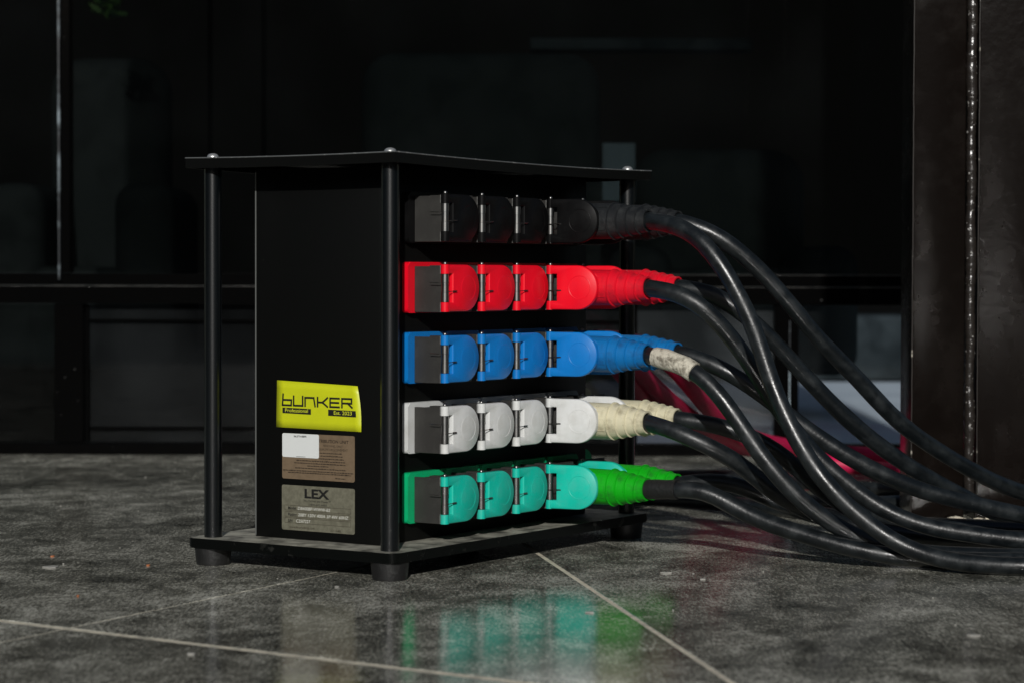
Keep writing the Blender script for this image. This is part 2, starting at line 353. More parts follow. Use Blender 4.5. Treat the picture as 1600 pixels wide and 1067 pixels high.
# body
BX0, BX1, BY0, BY1 = .0309, .4592, .0353, .2095
b = bmesh.new(); box(b, (BX0, BY0, ZB+.0004), (BX1, BY1, ZT-.001), .0012, 2); link('body', b, 'powder', rack, True)
b = bmesh.new(); box(b, (BX0-.0007, BY1-.002, ZB+.002), (BX0+.001, BY1-.0006, ZT-.004)); link('panel_seam', b, 'seam', rack)
for (x, y) in ((0,0),(0,D),(W,0),(W,D)):
    b = bmesh.new(); lathe(b, [(.0100,ZB+.0002),(.0100,ZT+.0006)], 32); link('post', b, 'powder_post', rack, True, (x,y,0))
    b = bmesh.new(); lathe(b, [(.0066,0),(.0066,.0016),(.0058,.0036),(.0040,.0050),(.0018,.0056),(.0016,.0042)], 20)
    link('screw', b, 'screw', top, True, (x, y, topz(x,y)+.0002))
    b = bmesh.new(); lathe(b, [(.0165,.0006),(.0185,.0),(.0190,.002),(.0208,.0188),(.0200,.0192)], 32)
    bmesh.ops.translate(b, verts=b.verts, vec=(0,0,.0001)); link('rubber_foot', b, 'rubber', rack, True, (x,y,0))
# stickers and plates on the narrow end (face looks towards -x)
def face_poly(name, pts, t, m, parent, bev=0):
    b = bmesh.new(); prism(b, pts, BX0-t, BX0-.0001, 'x'); return link(name, b, m, parent)
def text(body, y, z, h, m, parent, t, align='LEFT', wid=None, bold=0., name='lettering', shear=0., rot=0.):
    cu = bpy.data.curves.new(name, 'FONT'); cu.body = body; cu.size = 1; cu.align_x = align; cu.offset = bold; cu.shear = shear; cu.resolution_u = 3
    to = bpy.data.objects.new(name, cu); COL.objects.link(to); bpy.context.view_layer.update()
    dg = bpy.context.evaluated_depsgraph_get(); me = bpy.data.meshes.new_from_object(to.evaluated_get(dg)); bpy.data.objects.remove(to)
    xs = [v.co.x for v in me.vertices]; cap = .70
    s = h/cap; sx = s if wid is None else wid/(max(xs)-min(xs))
    for v in me.vertices:
        X, Z = v.co.x*sx, v.co.y*s
        X, Z = X*math.cos(rot)-Z*math.sin(rot), X*math.sin(rot)+Z*math.cos(rot)
        v.co = (BX0-t, y-X, z+Z)
    me.materials.clear()
    return linkm(name, me, m, parent)
def strokes(pls, y0, z0, sx, sz, th, m, parent, t, name='lettering'):
    """logo letters from thick polylines in (right, up) units"""
    b = bmesh.new(); lay = 0
    for pl in pls:
        P = [Vector((p[0]*sx, p[1]*sz)) for p in pl]
        for a, c in zip(P, P[1:]):
            d = (c-a).normalized(); n = Vector((-d.y, d.x))*th/2; a2 = a-d*th/2*.98; c2 = c+d*th/2*.98; lay += 1; x = BX0-t-lay*2e-6
            vs = [b.verts.new((x, y0-q.x, z0+q.y)) for q in (a2+n, c2+n, c2-n, a2-n)]
            b.faces.new(vs)
    return link(name, b, m, parent)
def bar(y0, z0, y1, z1, t, m, parent, name='lettering'):
    b = bmesh.new(); vs = [b.verts.new((BX0-t, *p)) for p in ((y0,z0),(y1,z0),(y1,z1),(y0,z1))]; b.faces.new(vs); return link(name, b, m, parent)
# yellow sticker, its right edge curling
b = bmesh.new(); cols = []
for i in range(13):
    u = i/12; lift = .0002 + (.0014*((u-.94)/.06)**2 if u > .94 else 0)
    yt = .1780+(.0650-.1780)*u; yb = .1791+(.0600-.1791)*u
    zt = .2069+(.2033-.2069)*u; zb = .1547+(.1535-.1547)*u
    col = []
    for j in range(7):
        v = j/6; bow = .0018*math.sin(v*math.pi)*u**10
        col.append(b.verts.new((BX0-lift, yt+(yb-yt)*v-bow, zt+(zb-zt)*v)))
    cols.append(col)
for i in range(12):
    for j in range(6): b.faces.new((cols[i][j], cols[i+1][j], cols[i+1][j+1], cols[i][j+1]))
ys = link('yellow_sticker', b, 'yellow', rack, True)
sm = ys.modifiers.new('thick', 'SOLIDIFY'); sm.thickness = .00012; sm.offset = 1
LOGO = [ # b U n K E R as wide square techno strokes
 [(0.06,1.12),(0,.0),(.78,0),(.80,.55),(.05,.55)],
 [(1.0,.95),(1.0,.0),(1.80,0),(1.80,.95)],
 [(2.02,0),(2.02,.85),(2.78,.85),(2.90,0)],
 [(3.12,.9),(3.12,0)],[(3.12,.42),(3.55,.42),(3.98,.9)],[(3.55,.42),(3.98,0)],
 [(5.0,.88),(4.22,.88),(4.22,0),(5.0,0)],[(4.22,.44),(4.95,.44)],
 [(5.25,0),(5.25,.88),(6.08,.88),(6.08,.42),(5.25,.42)],[(5.75,.42),(6.12,0)]]
strokes(LOGO, .1700, .1795, .01580, .0108, .0021, 'ink', ys, .0006)
def skewbar(y0, y1, zc, h, t, m, parent):
    b = bmesh.new(); vs = [b.verts.new((BX0-t, *p)) for p in ((y0,zc+h/2),(y1,zc+h/2-.0006),(y1,zc-h/2-.0006),(y0,zc-h/2))]; b.faces.new(vs); link('lettering', b, m, parent)
skewbar(.1700, .1300, .1738, .0062, .0006, 'ink', ys); skewbar(.1060, .0668, .1732, .0068, .0006, 'ink', ys)
text('Professional', .1665, .1721, .0040, 'inkyellow', ys, .0008, wid=.0320)
text('Est. 2023', .0985, .1713, .0040, 'inkyellow', ys, .0008, wid=.0245)
# tan instruction label
tl = face_poly('instruction_label', rrect(.0697, .0979, .1703, .1485, .0022), .0006, 'tan', rack)
text('DISTRIBUTION UNIT', .1270, .1398, .0034, 'inkbrown', tl, .0008, bold=.02, wid=.0490)
text('PERSONNEL ONLY', .1130, .1352, .0026, 'inkbrown', tl, .0008, wid=.0270)
text('QUALIFIÉ EXCLUSIVEMENT', .1190, .1312, .0026, 'inkbrown', tl, .0008, wid=.0400)
b = bmesh.new()
for zz, ya, yb_ in ((.1277,.118,.087),(.1245,.118,.086),(.1213,.118,.084),(.1183,.150,.083),(.1155,.153,.082),(.1127,.135,.105),(.1099,.152,.082),(.1068,.169,.071),(.1046,.162,.074),(.1005,.096,.082)):
    y = ya
    while y > yb_:
        l = random.uniform(.0011, .0042); h = random.uniform(.0009,.0013)
        vs = [b.verts.new((BX0-.0008, *p)) for p in ((y,zz+h),(max(y-l,yb_),zz+h),(max(y-l,yb_),zz),(y,zz))]; b.faces.new(vs); y -= l+.0006
link('fine_print', b, 'inkbrown', tl)
ws = face_poly('white_sticker', rrect(.1186, .1220, .1697, .1484, .0020), .0012, 'paper', rack)
strokes(LOGO, .1530, .1448, .0028, .0017, .00042, 'ink', ws, .0014)
bar(.1500, .1229, .1370, .1233, .0014, 'ink', ws)
# engraved rating plate
rp = face_poly('rating_plate', rrect(.0696, .0408, .1708, .0909, .0022), .0006, 'plate', rack)
T = .0008
text('LEX', .1395, .0777, .0098, 'ink', rp, T, bold=.035, wid=.0345)
text('We Deliver the Power™', .1400, .0732, .0026, 'ink', rp, T, wid=.0375)
text('1-800-643-4460', .1335, .0692, .0026, 'ink', rp, T, wid=.0250)
for i, (z0, z1) in enumerate(((.0627,.0682),(.0556,.0611),(.0487,.0542))):
    x0, x1 = .1665, .0750; th = .00035
    bar(x0, z0, x1, z0+th, T, 'inkbrown', rp); bar(x0, z1, x1, z1+th, T, 'inkbrown', rp)
    bar(x0, z0, x0-th, z1, T+.00001, 'inkbrown', rp); bar(x1, z0, x1-th, z1, T+.00001, 'inkbrown', rp)
text('Model', .1620, .0639, .0031, 'ink', rp, T, bold=.02, wid=.0112); text('Rating', .1620, .0568, .0031, 'ink', rp, T, bold=.02, wid=.0120)
text('S/N', .1620, .0498, .0031, 'ink', rp, T, bold=.02, wid=.0062)
text('DB400BP-WWW-B2', .1485, .0639, .0034, 'inklight', rp, T, wid=.0450, shear=.15)
text('208Y 120V 400A 3P 4W 60HZ', .1480, .0567, .0034, 'inklight', rp, T, wid=.0700, shear=.15)
text('C25I7227', .1510, .0498, .0034, 'inklight', rp, T, wid=.0200, shear=.15)
text('www.lexproducts.com', .1600, .0432, .0025, 'inkbrown', rp, T, wid=.0350)
text('LEX LABEL', .1030, .0423, .0022, 'inkbrown', rp, T, wid=.0150)

# sockets: local frame origin at flange centre-left on the panel; x along the panel, y outwards is -y
P0, PW, Z1, DZ = .0708, .07170, .38687, .07699
HX, HY = .0810, -.0150           # hinge axis of the first socket
def mesh(fn):
    b = bmesh.new(); fn(b); bmesh.ops.recalc_face_normals(b, faces=b.faces); me = bpy.data.meshes.new('part'); b.to_mesh(me); b.free()
    for p in me.polygons: p.use_smooth = True
    me.set_sharp_from_angle(angle=R(35)); return me
def f_flange(b):
    prism(b, rrect(.0003, -.0275, PW-.0009, .0285, .0045), -.0080, -.0001, 'y')
    bmesh.ops.bevel(b, geom=[x for x in b.edges if x.verts[0].co.y < -.007 and x.verts[1].co.y < -.007], offset=.0012, segments=2, affect='EDGES')
hx0 = .0121; hx1 = hx0+.0590
def f_housing(b):
    y1 = -.0455                         # front rim
    box(b, (hx0+.0015, y1, -.0262), (hx1-.001, -.0078, .0205), .0008, 1)
    box(b, (hx0, y1, -.0265), (hx0+.0022, -.0082, .0238), .0004, 1)
    box(b, (hx0+.010, y1+.002, .0200), (hx1-.010, -.0150, .0232), .0004, 1)
    box(b, (hx0+.012, y1+.010, .0228), (hx0+.022, -.0200, .0248), .0004, 1)
    box(b, (hx0+.0015, y1-.0006, .0200), (hx1-.001, y1+.0035, .0252), .0005, 1)
    for s in (1, -1):                   # arms that carry the hinge barrels
        box(b, (hx0+.0003, y1-.0052, s*.0150 if s > 0 else -.0150), (hx0+.0035, y1+.001, s*.0056), .0003, 1)
    box(b, (hx0+.008, y1-.0018, -.0245), (hx1-.003, y1+.001, .0245), .0005, 1)
def f_rim(b):  # pale strips paint the lit edge lines of the housing walls
    y1 = -.0455
    for z0, z1 in ((.0156,.0246),(-.0262,-.0156)): box(b, (hx0-.0006, y1+.0002, z0), (hx0+.0006, y1+.0030, z1), .0002, 1)
    for z0, z1 in ((.0150,.0157),(-.0157,-.0150),(.0046,.0053),(-.0053,-.0046)): box(b, (hx0-.0004, y1-.0058, z0), (hx0+.0006, y1-.0004, z1))
    box(b, (hx0-.0004, y1-.0006, -.0046), (hx0+.0006, y1+.0004, .0046))
def f_barrel(b):
    for z0, z1, r in ((.0058,.0150,.0044),(-.0046,.0056,.0040),(-.0150,-.0048,.0044)):
        v = bmesh.ops.create_cone(b, cap_ends=True, segments=20, radius1=r, radius2=r, depth=abs(z1-z0), matrix=Matrix.Translation((0,0,(z0+z1)/2)))
def f_spring(b):
    tube(b, [(0,-.0046,-.0038),(.006,-.0066,-.0034),(.0135,-.0068,-.0030)], .0005, 6)
    tube(b, [(-.001,.001,.0052),(-.0046,.004,.0056),(-.0050,.016,.0060)], .0005, 6)
def f_pin(b):
    tube(b, [(0,0,-.0262),(0,0,.0268)], .0020, 10)
    v = bmesh.ops.create_uvsphere(b, u_segments=10, v_segments=6, radius=.0024, matrix=Matrix.Translation((0,.0,.0268)))
def f_flap(b):
    # plate lies in the xz plane, hinge at origin, outer side towards -y
    Lf, rr = .0605, .0256
    def outline(inset):
        i = inset; r = rr-i; p = []
        xs = Lf-rr
        nx_, nz = .0095+i, .0155+i
        for k in range(25):
            a = R(-90+180*k/24); p.append((xs+r*math.cos(a), r*math.sin(a)))
        x0 = .0005+i*.5
        p += [(x0, r), (x0, nz), (nx_, nz), (nx_, -nz), (x0, -nz), (x0, -r)]
        return p
    lev = [(outline(.0006), .0022), (outline(0), .0014), (outline(0), -.0030), (outline(.0006), -.0040), (outline(.0012), -.0044)]
    rings = [[b.verts.new((u, y, v)) for u, v in o] for o, y in lev]
    n = len(rings[0])
    for r0, r1 in zip(rings, rings[1:]):
        for k in range(n): b.faces.new((r0[k], r0[(k+1)%n], r1[(k+1)%n], r1[k]))
    b.faces.new(rings[0]); b.faces.new(rings[-1][::-1])
    for s in (1, -1):
        v = bmesh.ops.create_cone(b, cap_ends=True, segments=24, radius1=.0048, radius2=.0048, depth=.0102, matrix=Matrix.Translation((0,0,s*.0206)))
    # raised ring and round boss on the inner side
    N_ = 32; cx = .0385
    for R0, h in ((.0135,.00015),):
        prof = [(R0-.0006,-.0043),(R0,-.0044-h*1.6),(R0+.0006,-.0043)]
        rg = []
        for k in range(N_):
            a = 2*math.pi*k/N_; rg.append([b.verts.new((cx+q*math.cos(a), y, q*math.sin(a))) for q, y in prof])
        for k in range(N_):
            for j in range(2): b.faces.new((rg[k][j], rg[(k+1)%N_][j], rg[(k+1)%N_][j+1], rg[k][j+1]))
def f_boss(b):
    cx = .0400
    b2 = [(.0205,.0016),(.0210,.0040),(.0200,.0046),(.0200,.0060),(.0208,.0066),(.0198,.0090)]
    rings = []
    for r, y in b2: rings.append([b.verts.new((cx+r*math.cos(a*math.pi/16), y, r*math.sin(a*math.pi/16))) for a in range(32)])
    for a, c in zip(rings, rings[1:]):
        for k in range(32): b.faces.new((a[k], a[(k+1)%32], c[(k+1)%32], c[k]))
    b.faces.new(rings[-1])
def f_slot(b): box(b, (.0088,-.0050,-.0042), (.0155,-.0040,-.0026), .0004, 1)
def f_collar(b):
    cx = .0408
    pr_ = [(.0245,-.0450),(.0245,-.0620),(.0235,-.0650),(.0215,-.0655)]
    rg = [[b.verts.new((cx+q*math.cos(k*math.pi/16), y, q*math.sin(k*math.pi/16))) for k in range(32)] for q, y in pr_]
    for a, c in zip(rg, rg[1:]):
        for k in range(32): b.faces.new((a[k], a[(k+1)%32], c[(k+1)%32], c[k]))
    b.faces.new(rg[-1])
MS = {k: mesh(f) for k, f in dict(flange=f_flange, housing=f_housing, barrel=f_barrel, spring=f_spring, pin=f_pin, flap=f_flap, boss=f_boss, slot=f_slot, collar=f_collar, rim=f_rim).items()}
def copy_mesh(k, m):
    me = MS[k].copy(); me.materials.clear(); me.materials.append(MT[m]); return me
shared = {'housing': copy_mesh('housing','housing'), 'barrel': copy_mesh('barrel','gun'), 'spring': copy_mesh('spring','wire'), 'pin': copy_mesh('pin','gun'), 'slot': copy_mesh('slot','ink'), 'collar': copy_mesh('collar','housing'), 'rim': copy_mesh('rim','rim')}
rows = [('black','black'),('red','red'),('blue','blue'),('white','white'),('green','teal')]
for r_i, (fc, cc) in enumerate(rows):
    mf, mc, mb = copy_mesh('flange', fc), copy_mesh('flap', cc), copy_mesh('boss', cc)
    for s_i in range(5):
        so_ = linkm('socket', mf, None, rack, loc=(P0+s_i*PW, BY0, Z1-r_i*DZ))
        so_['label'] = '%s socket number %d from the near post with its cover %s' % ({'teal':'green and teal'}.get(cc, cc), s_i+1, 'closed' if s_i < 3 else 'swung open')
        linkm('housing', shared['housing'], None, so_); linkm('metal_edge', shared['rim'], None, so_)
        hl = (HX-P0, HY-BY0, 0)
        linkm('hinge', shared['barrel'], None, so_, loc=hl)
        linkm('hinge_pin', shared['pin'], None, so_, loc=hl)
        ang = R(-random.uniform(.2, 1.2)) if s_i < 3 else R(-80-random.uniform(-1.5,1.5))
        fl = linkm('cover_flap', mc, None, so_, loc=hl); fl.rotation_euler.z = ang
        bo = linkm('sealing_boss', mb, None, so_, loc=hl); bo.rotation_euler.z = ang
        if s_i >= 3: linkm('socket_collar', shared['collar'], None, so_)
        sp = linkm('spring', shared['spring'], None, so_, loc=hl); sp.rotation_euler.z = ang if s_i >= 3 else 0
        sl_ = linkm('wire_slot', shared['slot'], None, so_, loc=hl); sl_.rotation_euler.z = ang
# inlets on the far end of the body (only their edges show past the corner)
for zc, fm, pm in ((Z1-3*DZ+.003, 'white', 'cream'), (Z1-4*DZ+.003, 'green', 'pgreen')):
    b = bmesh.new(); prism(b, [(BX1+p[0], zc+p[1]) for p in rrect(0, -.026, .050, .026, .018)], .0560, .0610, 'y'); link('inlet_flap', b, fm if fm == 'green' else pm, rack, True)
    b = bmesh.new(); box(b, (BX1, .066, zc-.026), (BX1+.040, .118, zc+.026), .002); link('inlet_housing', b, 'housing', rack)

# ------------------------------------------------------------------ cables
CB = {
'1f': [[0.3269,-0.096,0.3869],[0.3269,-0.126,0.3869],[0.3165,-0.1735,0.3815],[0.3148,-0.2075,0.3631],[0.3166,-0.2287,0.3372],[0.3233,-0.248,0.3021],[0.3295,-0.2667,0.2607],[0.333,-0.2812,0.2108],[0.3339,-0.3009,0.1684],[0.3355,-0.3217,0.1314],[0.3389,-0.3453,0.0988],[0.3495,-0.3707,0.0696],[0.3616,-0.3984,0.0447],[0.3752,-0.4283,0.0248],[0.3843,-0.4698,0.0139],[0.4054,-0.5535,0.0112],[0.4543,-0.6504,0.0115]],
'1b': [[0.398,-0.098,0.3869],[0.398,-0.128,0.3869],[0.4113,-0.1634,0.3773],[0.4318,-0.1948,0.3498],[0.4527,-0.2177,0.3221],[0.4737,-0.2408,0.2869],[0.4994,-0.2618,0.2491],[0.5426,-0.2914,0.2023],[0.5861,-0.3216,0.1533],[0.6415,-0.3516,0.1144],[0.6952,-0.3791,0.085],[0.7751,-0.41,0.0563],[0.9184,-0.4834,0.02]],
'2f': [[0.3269,-0.096,0.3099],[0.3269,-0.126,0.3099],[0.3203,-0.1702,0.306],[0.3282,-0.1915,0.2944],[0.339,-0.208,0.2778],[0.3542,-0.2222,0.2552],[0.3678,-0.234,0.2317],[0.3811,-0.2452,0.206],[0.392,-0.2619,0.1731],[0.4033,-0.2792,0.1439],[0.4116,-0.3012,0.1172],[0.4297,-0.3288,0.0902],[0.4471,-0.3647,0.0608],[0.4724,-0.4127,0.0388],[0.5321,-0.5043,0.0244],[0.587,-0.5976,0.0165]],
'2b': [[0.398,-0.098,0.3099],[0.398,-0.128,0.3099],[0.4059,-0.1642,0.3063],[0.4125,-0.1835,0.2952],[0.4252,-0.2029,0.2781],[0.4366,-0.2205,0.2617],[0.4567,-0.233,0.2398],[0.4732,-0.249,0.2142],[0.4888,-0.2639,0.1922],[0.5099,-0.278,0.1683],[0.5386,-0.3036,0.1368],[0.5783,-0.3279,0.1073],[0.6187,-0.3533,0.0812],[0.6608,-0.3811,0.0564],[0.7199,-0.3986,0.0331],[0.8354,-0.4293,0.0102],[0.8937,-0.5004,0.0102]],
'3f': [[0.3269,-0.096,0.2329],[0.3269,-0.126,0.2329],[0.3176,-0.157,0.2322],[0.3137,-0.1875,0.2221],[0.3184,-0.2039,0.2108],[0.3187,-0.2227,0.1954],[0.3229,-0.2384,0.174],[0.3272,-0.2541,0.1492],[0.3314,-0.2697,0.1251],[0.3372,-0.2877,0.1019],[0.3498,-0.307,0.0776],[0.3647,-0.3299,0.0554],[0.3875,-0.3648,0.0318],[0.4149,-0.4069,0.0175],[0.4502,-0.461,0.012],[0.4893,-0.521,0.0107],[0.548,-0.611,0.0102]],
'3b': [[0.398,-0.098,0.2329],[0.398,-0.128,0.2329],[0.4017,-0.1669,0.2249],[0.4111,-0.1906,0.211],[0.4185,-0.211,0.1979],[0.4328,-0.2329,0.18],[0.4471,-0.2549,0.157],[0.4655,-0.2831,0.1325],[0.492,-0.3238,0.1043],[0.5319,-0.3666,0.0789],[0.572,-0.4098,0.0616],[0.6322,-0.4654,0.0425],[0.7276,-0.5569,0.0192]],
'4f': [[0.3269,-0.096,0.1559],[0.3269,-0.126,0.1559],[0.3178,-0.1665,0.1493],[0.327,-0.1897,0.1388],[0.3405,-0.2104,0.1264],[0.3545,-0.2228,0.1174],[0.3682,-0.2345,0.1039],[0.3827,-0.2476,0.0874],[0.4053,-0.264,0.0682],[0.4365,-0.2936,0.0481],[0.478,-0.3388,0.0324],[0.5144,-0.3947,0.0222],[0.5846,-0.4841,0.0132],[0.6455,-0.5775,0.012]],
'4b': [[0.398,-0.098,0.1559],[0.398,-0.128,0.1559],[0.4062,-0.1555,0.154],[0.4149,-0.178,0.1484],[0.4252,-0.2029,0.1406],[0.4399,-0.2255,0.1279],[0.4612,-0.2398,0.1107],[0.4847,-0.2575,0.0844],[0.5124,-0.2817,0.0571],[0.5598,-0.3178,0.0348],[0.6108,-0.3777,0.0248],[0.6799,-0.4472,0.0198],[0.743,-0.5438,0.017]],
'5f': [[0.3269,-0.096,0.0789],[0.3269,-0.126,0.0789],[0.3216,-0.1722,0.0807],[0.3291,-0.1929,0.0834],[0.3351,-0.2112,0.0766],[0.3422,-0.2312,0.0633],[0.3476,-0.2488,0.0544],[0.3506,-0.2716,0.0453],[0.3593,-0.3033,0.0377],[0.3673,-0.343,0.0265],[0.3828,-0.3943,0.0155],[0.3996,-0.4291,0.0105],[0.4201,-0.4735,0.0102],[0.456,-0.5339,0.0102],[0.5139,-0.6228,0.0102]],
'5b': [[0.398,-0.098,0.0789],[0.398,-0.128,0.0789],[0.4359,-0.1645,0.0848],[0.4676,-0.1947,0.0689],[0.4967,-0.2393,0.0462],[0.5382,-0.303,0.0281],[0.5703,-0.3706,0.0187],[0.6323,-0.4656,0.0152],[0.6942,-0.5607,0.0147]],
'n1': [[1.046,0.4561,0.0102],[1.1589,0.3744,0.0102],[1.2517,0.3237,0.0102],[1.271,0.2208,0.0102],[1.2128,0.0721,0.0102],[1.1977,-0.0695,0.0102],[1.2411,-0.191,0.0102]],
'n2': [[0.9497,0.3842,0.0102],[0.9477,0.2407,0.0102],[1.0322,0.2027,0.0102],[1.0111,0.1069,0.0102],[0.9613,0.0002,0.0102],[0.9644,-0.0962,0.0102],[1.0592,-0.15,0.0102],[1.1463,-0.2287,0.0102]],
'n3': [[0.819,0.2917,0.0102],[0.892,0.1979,0.0102],[0.8839,0.1005,0.0102],[0.8521,-0.0155,0.0102],[0.7859,-0.1703,0.0102],[0.7567,-0.2902,0.0102],[0.7943,-0.4029,0.0102],[0.8405,-0.5103,0.0102]],
'm1': [[0.5693,0.0888,0.2426],[0.6803,0.1015,0.2375],[0.741,0.1,0.2259],[0.8003,0.1006,0.1982],[0.8762,0.1123,0.1643],[1.0083,0.1478,0.121],[1.2146,0.1975,0.0761],[1.492,0.2298,0.0396],[1.5779,0.1897,0.0298],[1.63,0.1097,0.0195],[1.7053,-0.0058,0.0145]],
'm2': [[0.5414,0.0766,0.2352],[0.5827,0.0681,0.2287],[0.6874,0.0907,0.1951],[0.8417,0.1286,0.1474],[1.0915,0.2032,0.0942],[1.3485,0.2669,0.0497],[1.4383,0.2206,0.0298],[1.4863,0.147,0.0155],[1.4907,0.0486,0.0122],[1.5632,-0.0625,0.0122]],
'm3': [[0.5499,0.0818,0.2243],[0.5964,0.0838,0.2173],[0.6795,0.1027,0.1849],[0.8731,0.172,0.1357],[1.1691,0.2673,0.0799],[1.4736,0.3496,0.0389],[1.6219,0.3052,0.0266],[1.7229,0.1504,0.0194],[1.8001,0.032,0.0165]],
}
XT = (.3269, .3980)
def plug_mesh(b, x, z, tip):
    prof = [(.0150,-.004),(.0200,-.006),(.0205,-.012),(.0206,-.050),(.0203,-.078),(.0192,-.0835)]
    y = -.0835; r = .0200
    for k in range(4):
        r = .0202-.0021*k; prof += [(r+.0002,y),(r+.0019,y-.0004),(r+.0019,y-.0013),(r+.0002,y-.0018),(r-.0008,y-.0104 if k < 3 else y-.0088)]; y -= .0112
    prof += [(.0132,tip-.0002),(.0112,tip),(.0100,tip+.004)]
    rings = []
    for q, (r, yy) in enumerate(prof):
        ring = []
        for k in range(40):
            a = 2*math.pi*k/40; rr = r
            if 1 <= q <= 4: rr = r*(1+.012*math.cos(8*a))
            rr *= 1+.003*math.sin(3*a+q*.7)
            ring.append(b.verts.new((x+rr*math.cos(a), yy+.00012*math.sin(5*a+q) if q > 5 else yy, z+rr*math.sin(a))))
        rings.append(ring)
    for a, c in zip(rings, rings[1:]):
        for k in range(40): b.faces.new((a[k], a[(k+1)%40], c[(k+1)%40], c[k]))
    b.faces.new(rings[0][::-1]); b.faces.new(rings[-1])
def seam(b, x, z, ang):
    c, s = math.cos(ang), math.sin(ang)
    tube(b, [(x+.0209*c, -.014, z+.0209*s), (x+.0209*c, -.05, z+.0209*s), (x+.0205*c, -.080, z+.0205*s)], .00045, 6)
pm = ['pblack','pred','pblue','cream','pgreen']; cn = ['black','red','blue','cream','green']
for key, P in CB.items():
    if key[0] in 'mn': continue
    row = int(key[0])-1; slot = 0 if key[1] == 'f' else 1; x, z = XT[slot], Z1-row*DZ; tip = -.1285
    lab = {'1f':'black cable from the nearer black ribbed plug in the top row', '1b':'black cable from the farther black ribbed plug in the top row',
           '2f':'black cable from the nearer red ribbed plug', '2b':'black cable from the farther red ribbed plug',
           '3f':'black cable from the nearer blue plug wrapped in dirty white tape', '3b':'black cable from the farther blue plug without any tape',
           '4f':'black cable from the nearer cream ribbed plug', '4b':'black cable from the farther dirty cream ribbed plug',
           '5f':'black cable from the nearer green plug with black tape at its end', '5b':'black cable from the farther green plug half hidden behind the nearer one'}[key]
    t = empty('power_cable', lab, 'cable', (x, -.03, z), group='black power cables with coloured plugs in the rack')
    inv = Matrix.Translation((-x, .03, -z))
    def add(name, bm_, m, par=t, sm=True):
        bmesh.ops.transform(bm_, matrix=inv, verts=bm_.verts); return link(name, bm_, m, par, sm)
    b = bmesh.new(); plug_mesh(b, x, z, tip); pg = add('plug', b, pm[row])
    b = bmesh.new(); seam(b, x, z, math.pi+.55); seam(b, x, z, math.pi-.9); add('mould_seam', b, pm[row], pg)
    pts = spline(P); n = len(pts)
    for i, p in enumerate(pts):
        k = min(1, max(0, (i-6)/10)); p.z += k*.0005*math.sin(i*.37+row); p.x += k*.0006*math.sin(i*.23+row*2+slot); p.z = max(p.z, .0101)
    rads = [.0099+.00022*math.sin(i*.31+row)+.0001*math.sin(i*1.3) for i in range(n)]
    b = bmesh.new(); tube(b, pts, .01, 22, rads=rads); add('cable_jacket', b, 'cable')
    def sub(y0, y1):
        acc = 0; out = []
        for i in range(1, n):
            acc += (pts[i]-pts[i-1]).length
            if y0 <= acc <= y1: out.append(pts[i])
        return out
    if key == '3f':
        q = sub(.040, .112); b = bmesh.new(); tube(b, q, .0115, 26, rads=[.0114+.0006*math.sin(i*2.1)+.0004*math.sin(i*.9) for i in range(len(q))])
        for v in b.verts: v.co += Vector((math.sin(v.co.z*900), math.sin(v.co.x*700), math.sin(v.co.y*800)))*.00035
        add('tape_wrap', b, 'tape')
    if key == '5f':
        q = sub(.020, .082); b = bmesh.new(); tube(b, q, .0112, 26, rads=[.0110+.0005*(i % 2) for i in range(len(q))]); add('tape_wrap', b, 'btape')
for key, lab in (('m1','dark red cable curving behind the black cables, uppermost of three'), ('m2','red cable on the floor behind the black cables, lowest of three'),
                 ('m3','red cable in shade close behind the rack, between two other red cables')):
    P = CB[key]; t = empty('red_cable', lab, 'cable', P[0], group='red cables running behind the rack')
    pts = spline(P, .02); b = bmesh.new(); tube(b, pts, .0125, 18); bmesh.ops.translate(b, verts=b.verts, vec=-Vector(P[0])); link('cable_jacket', b, 'redcable', t, True)

for key, lab in (('n1','black cable lying on the tiles behind the red cables, nearest the glass wall'), ('n2','second slack black cable on the tiles out from the glass wall'),
                 ('n3','slack black cable on the tiles crossing just before the steel column foot')):
    P = CB[key]; t = empty('floor_cable', lab, 'cable', P[0], group='slack black cables on the tiles behind the rack')
    pts = spline(P, .02); b = bmesh.new(); tube(b, pts, .0100, 18); bmesh.ops.translate(b, verts=b.verts, vec=-Vector(P[0])); link('cable_jacket', b, 'cable', t, True)

# ------------------------------------------------------------------ steel columns at the right
def gpt(r, F_, z=0): v = Vector((CAM.x, CAM.y))+F2*F_+R2*r; return (v.x, v.y, z)
rzW = YAW - math.pi/2            # local x = right along the wall, local y = away from the camera
c1 = empty('steel_column', 'dark brown painted square steel column with chipped edges beside the glass wall', 'column', gpt(.5320, 3.215), rzW)
b = bmesh.new(); box(b, (0, 0, .0003), (.070, .095, 2.7), .0022, 3); link('tube', b, 'brown', c1, True)
b = bmesh.new()
zz = 0; pts = []
while zz < 2.6: pts.append((.0003+random.uniform(-.0003,.0003), .0003, .001+zz)); zz += .02
tube(b, pts, .0009, 6); link('worn_edge', b, 'worn', c1, True)
b = bmesh.new(); zz = .03; pts = []; rads = []
while zz < 2.65:
    pts.append((.0780+.0006*math.sin(zz*60), .006, zz)); rads.append(.0068+.0003*math.sin(zz*380)+.0005*math.sin(zz*57)+.0004*math.sin(zz*23)+random.uniform(-.0003,.0003)); zz += .0035
tube(b, pts, .006, 12, rads=rads); link('weld_bead', b, 'weld', c1, True)
c2 = empty('steel_column', 'second dark brown steel column at the right edge with rippled paint, beyond the weld', 'column', gpt(.5320+.0865, 3.215), rzW)
b = bmesh.new(); box(b, (0, -.002, .0003), (.150, .095, 2.7), .0022, 3); link('tube', b, 'brown2', c2, True)
b = bmesh.new(); zz = 0; pts = []
while zz < 2.6: pts.append((.0004+random.uniform(-.0003,.0003), -.0018, .001+zz)); zz += .02
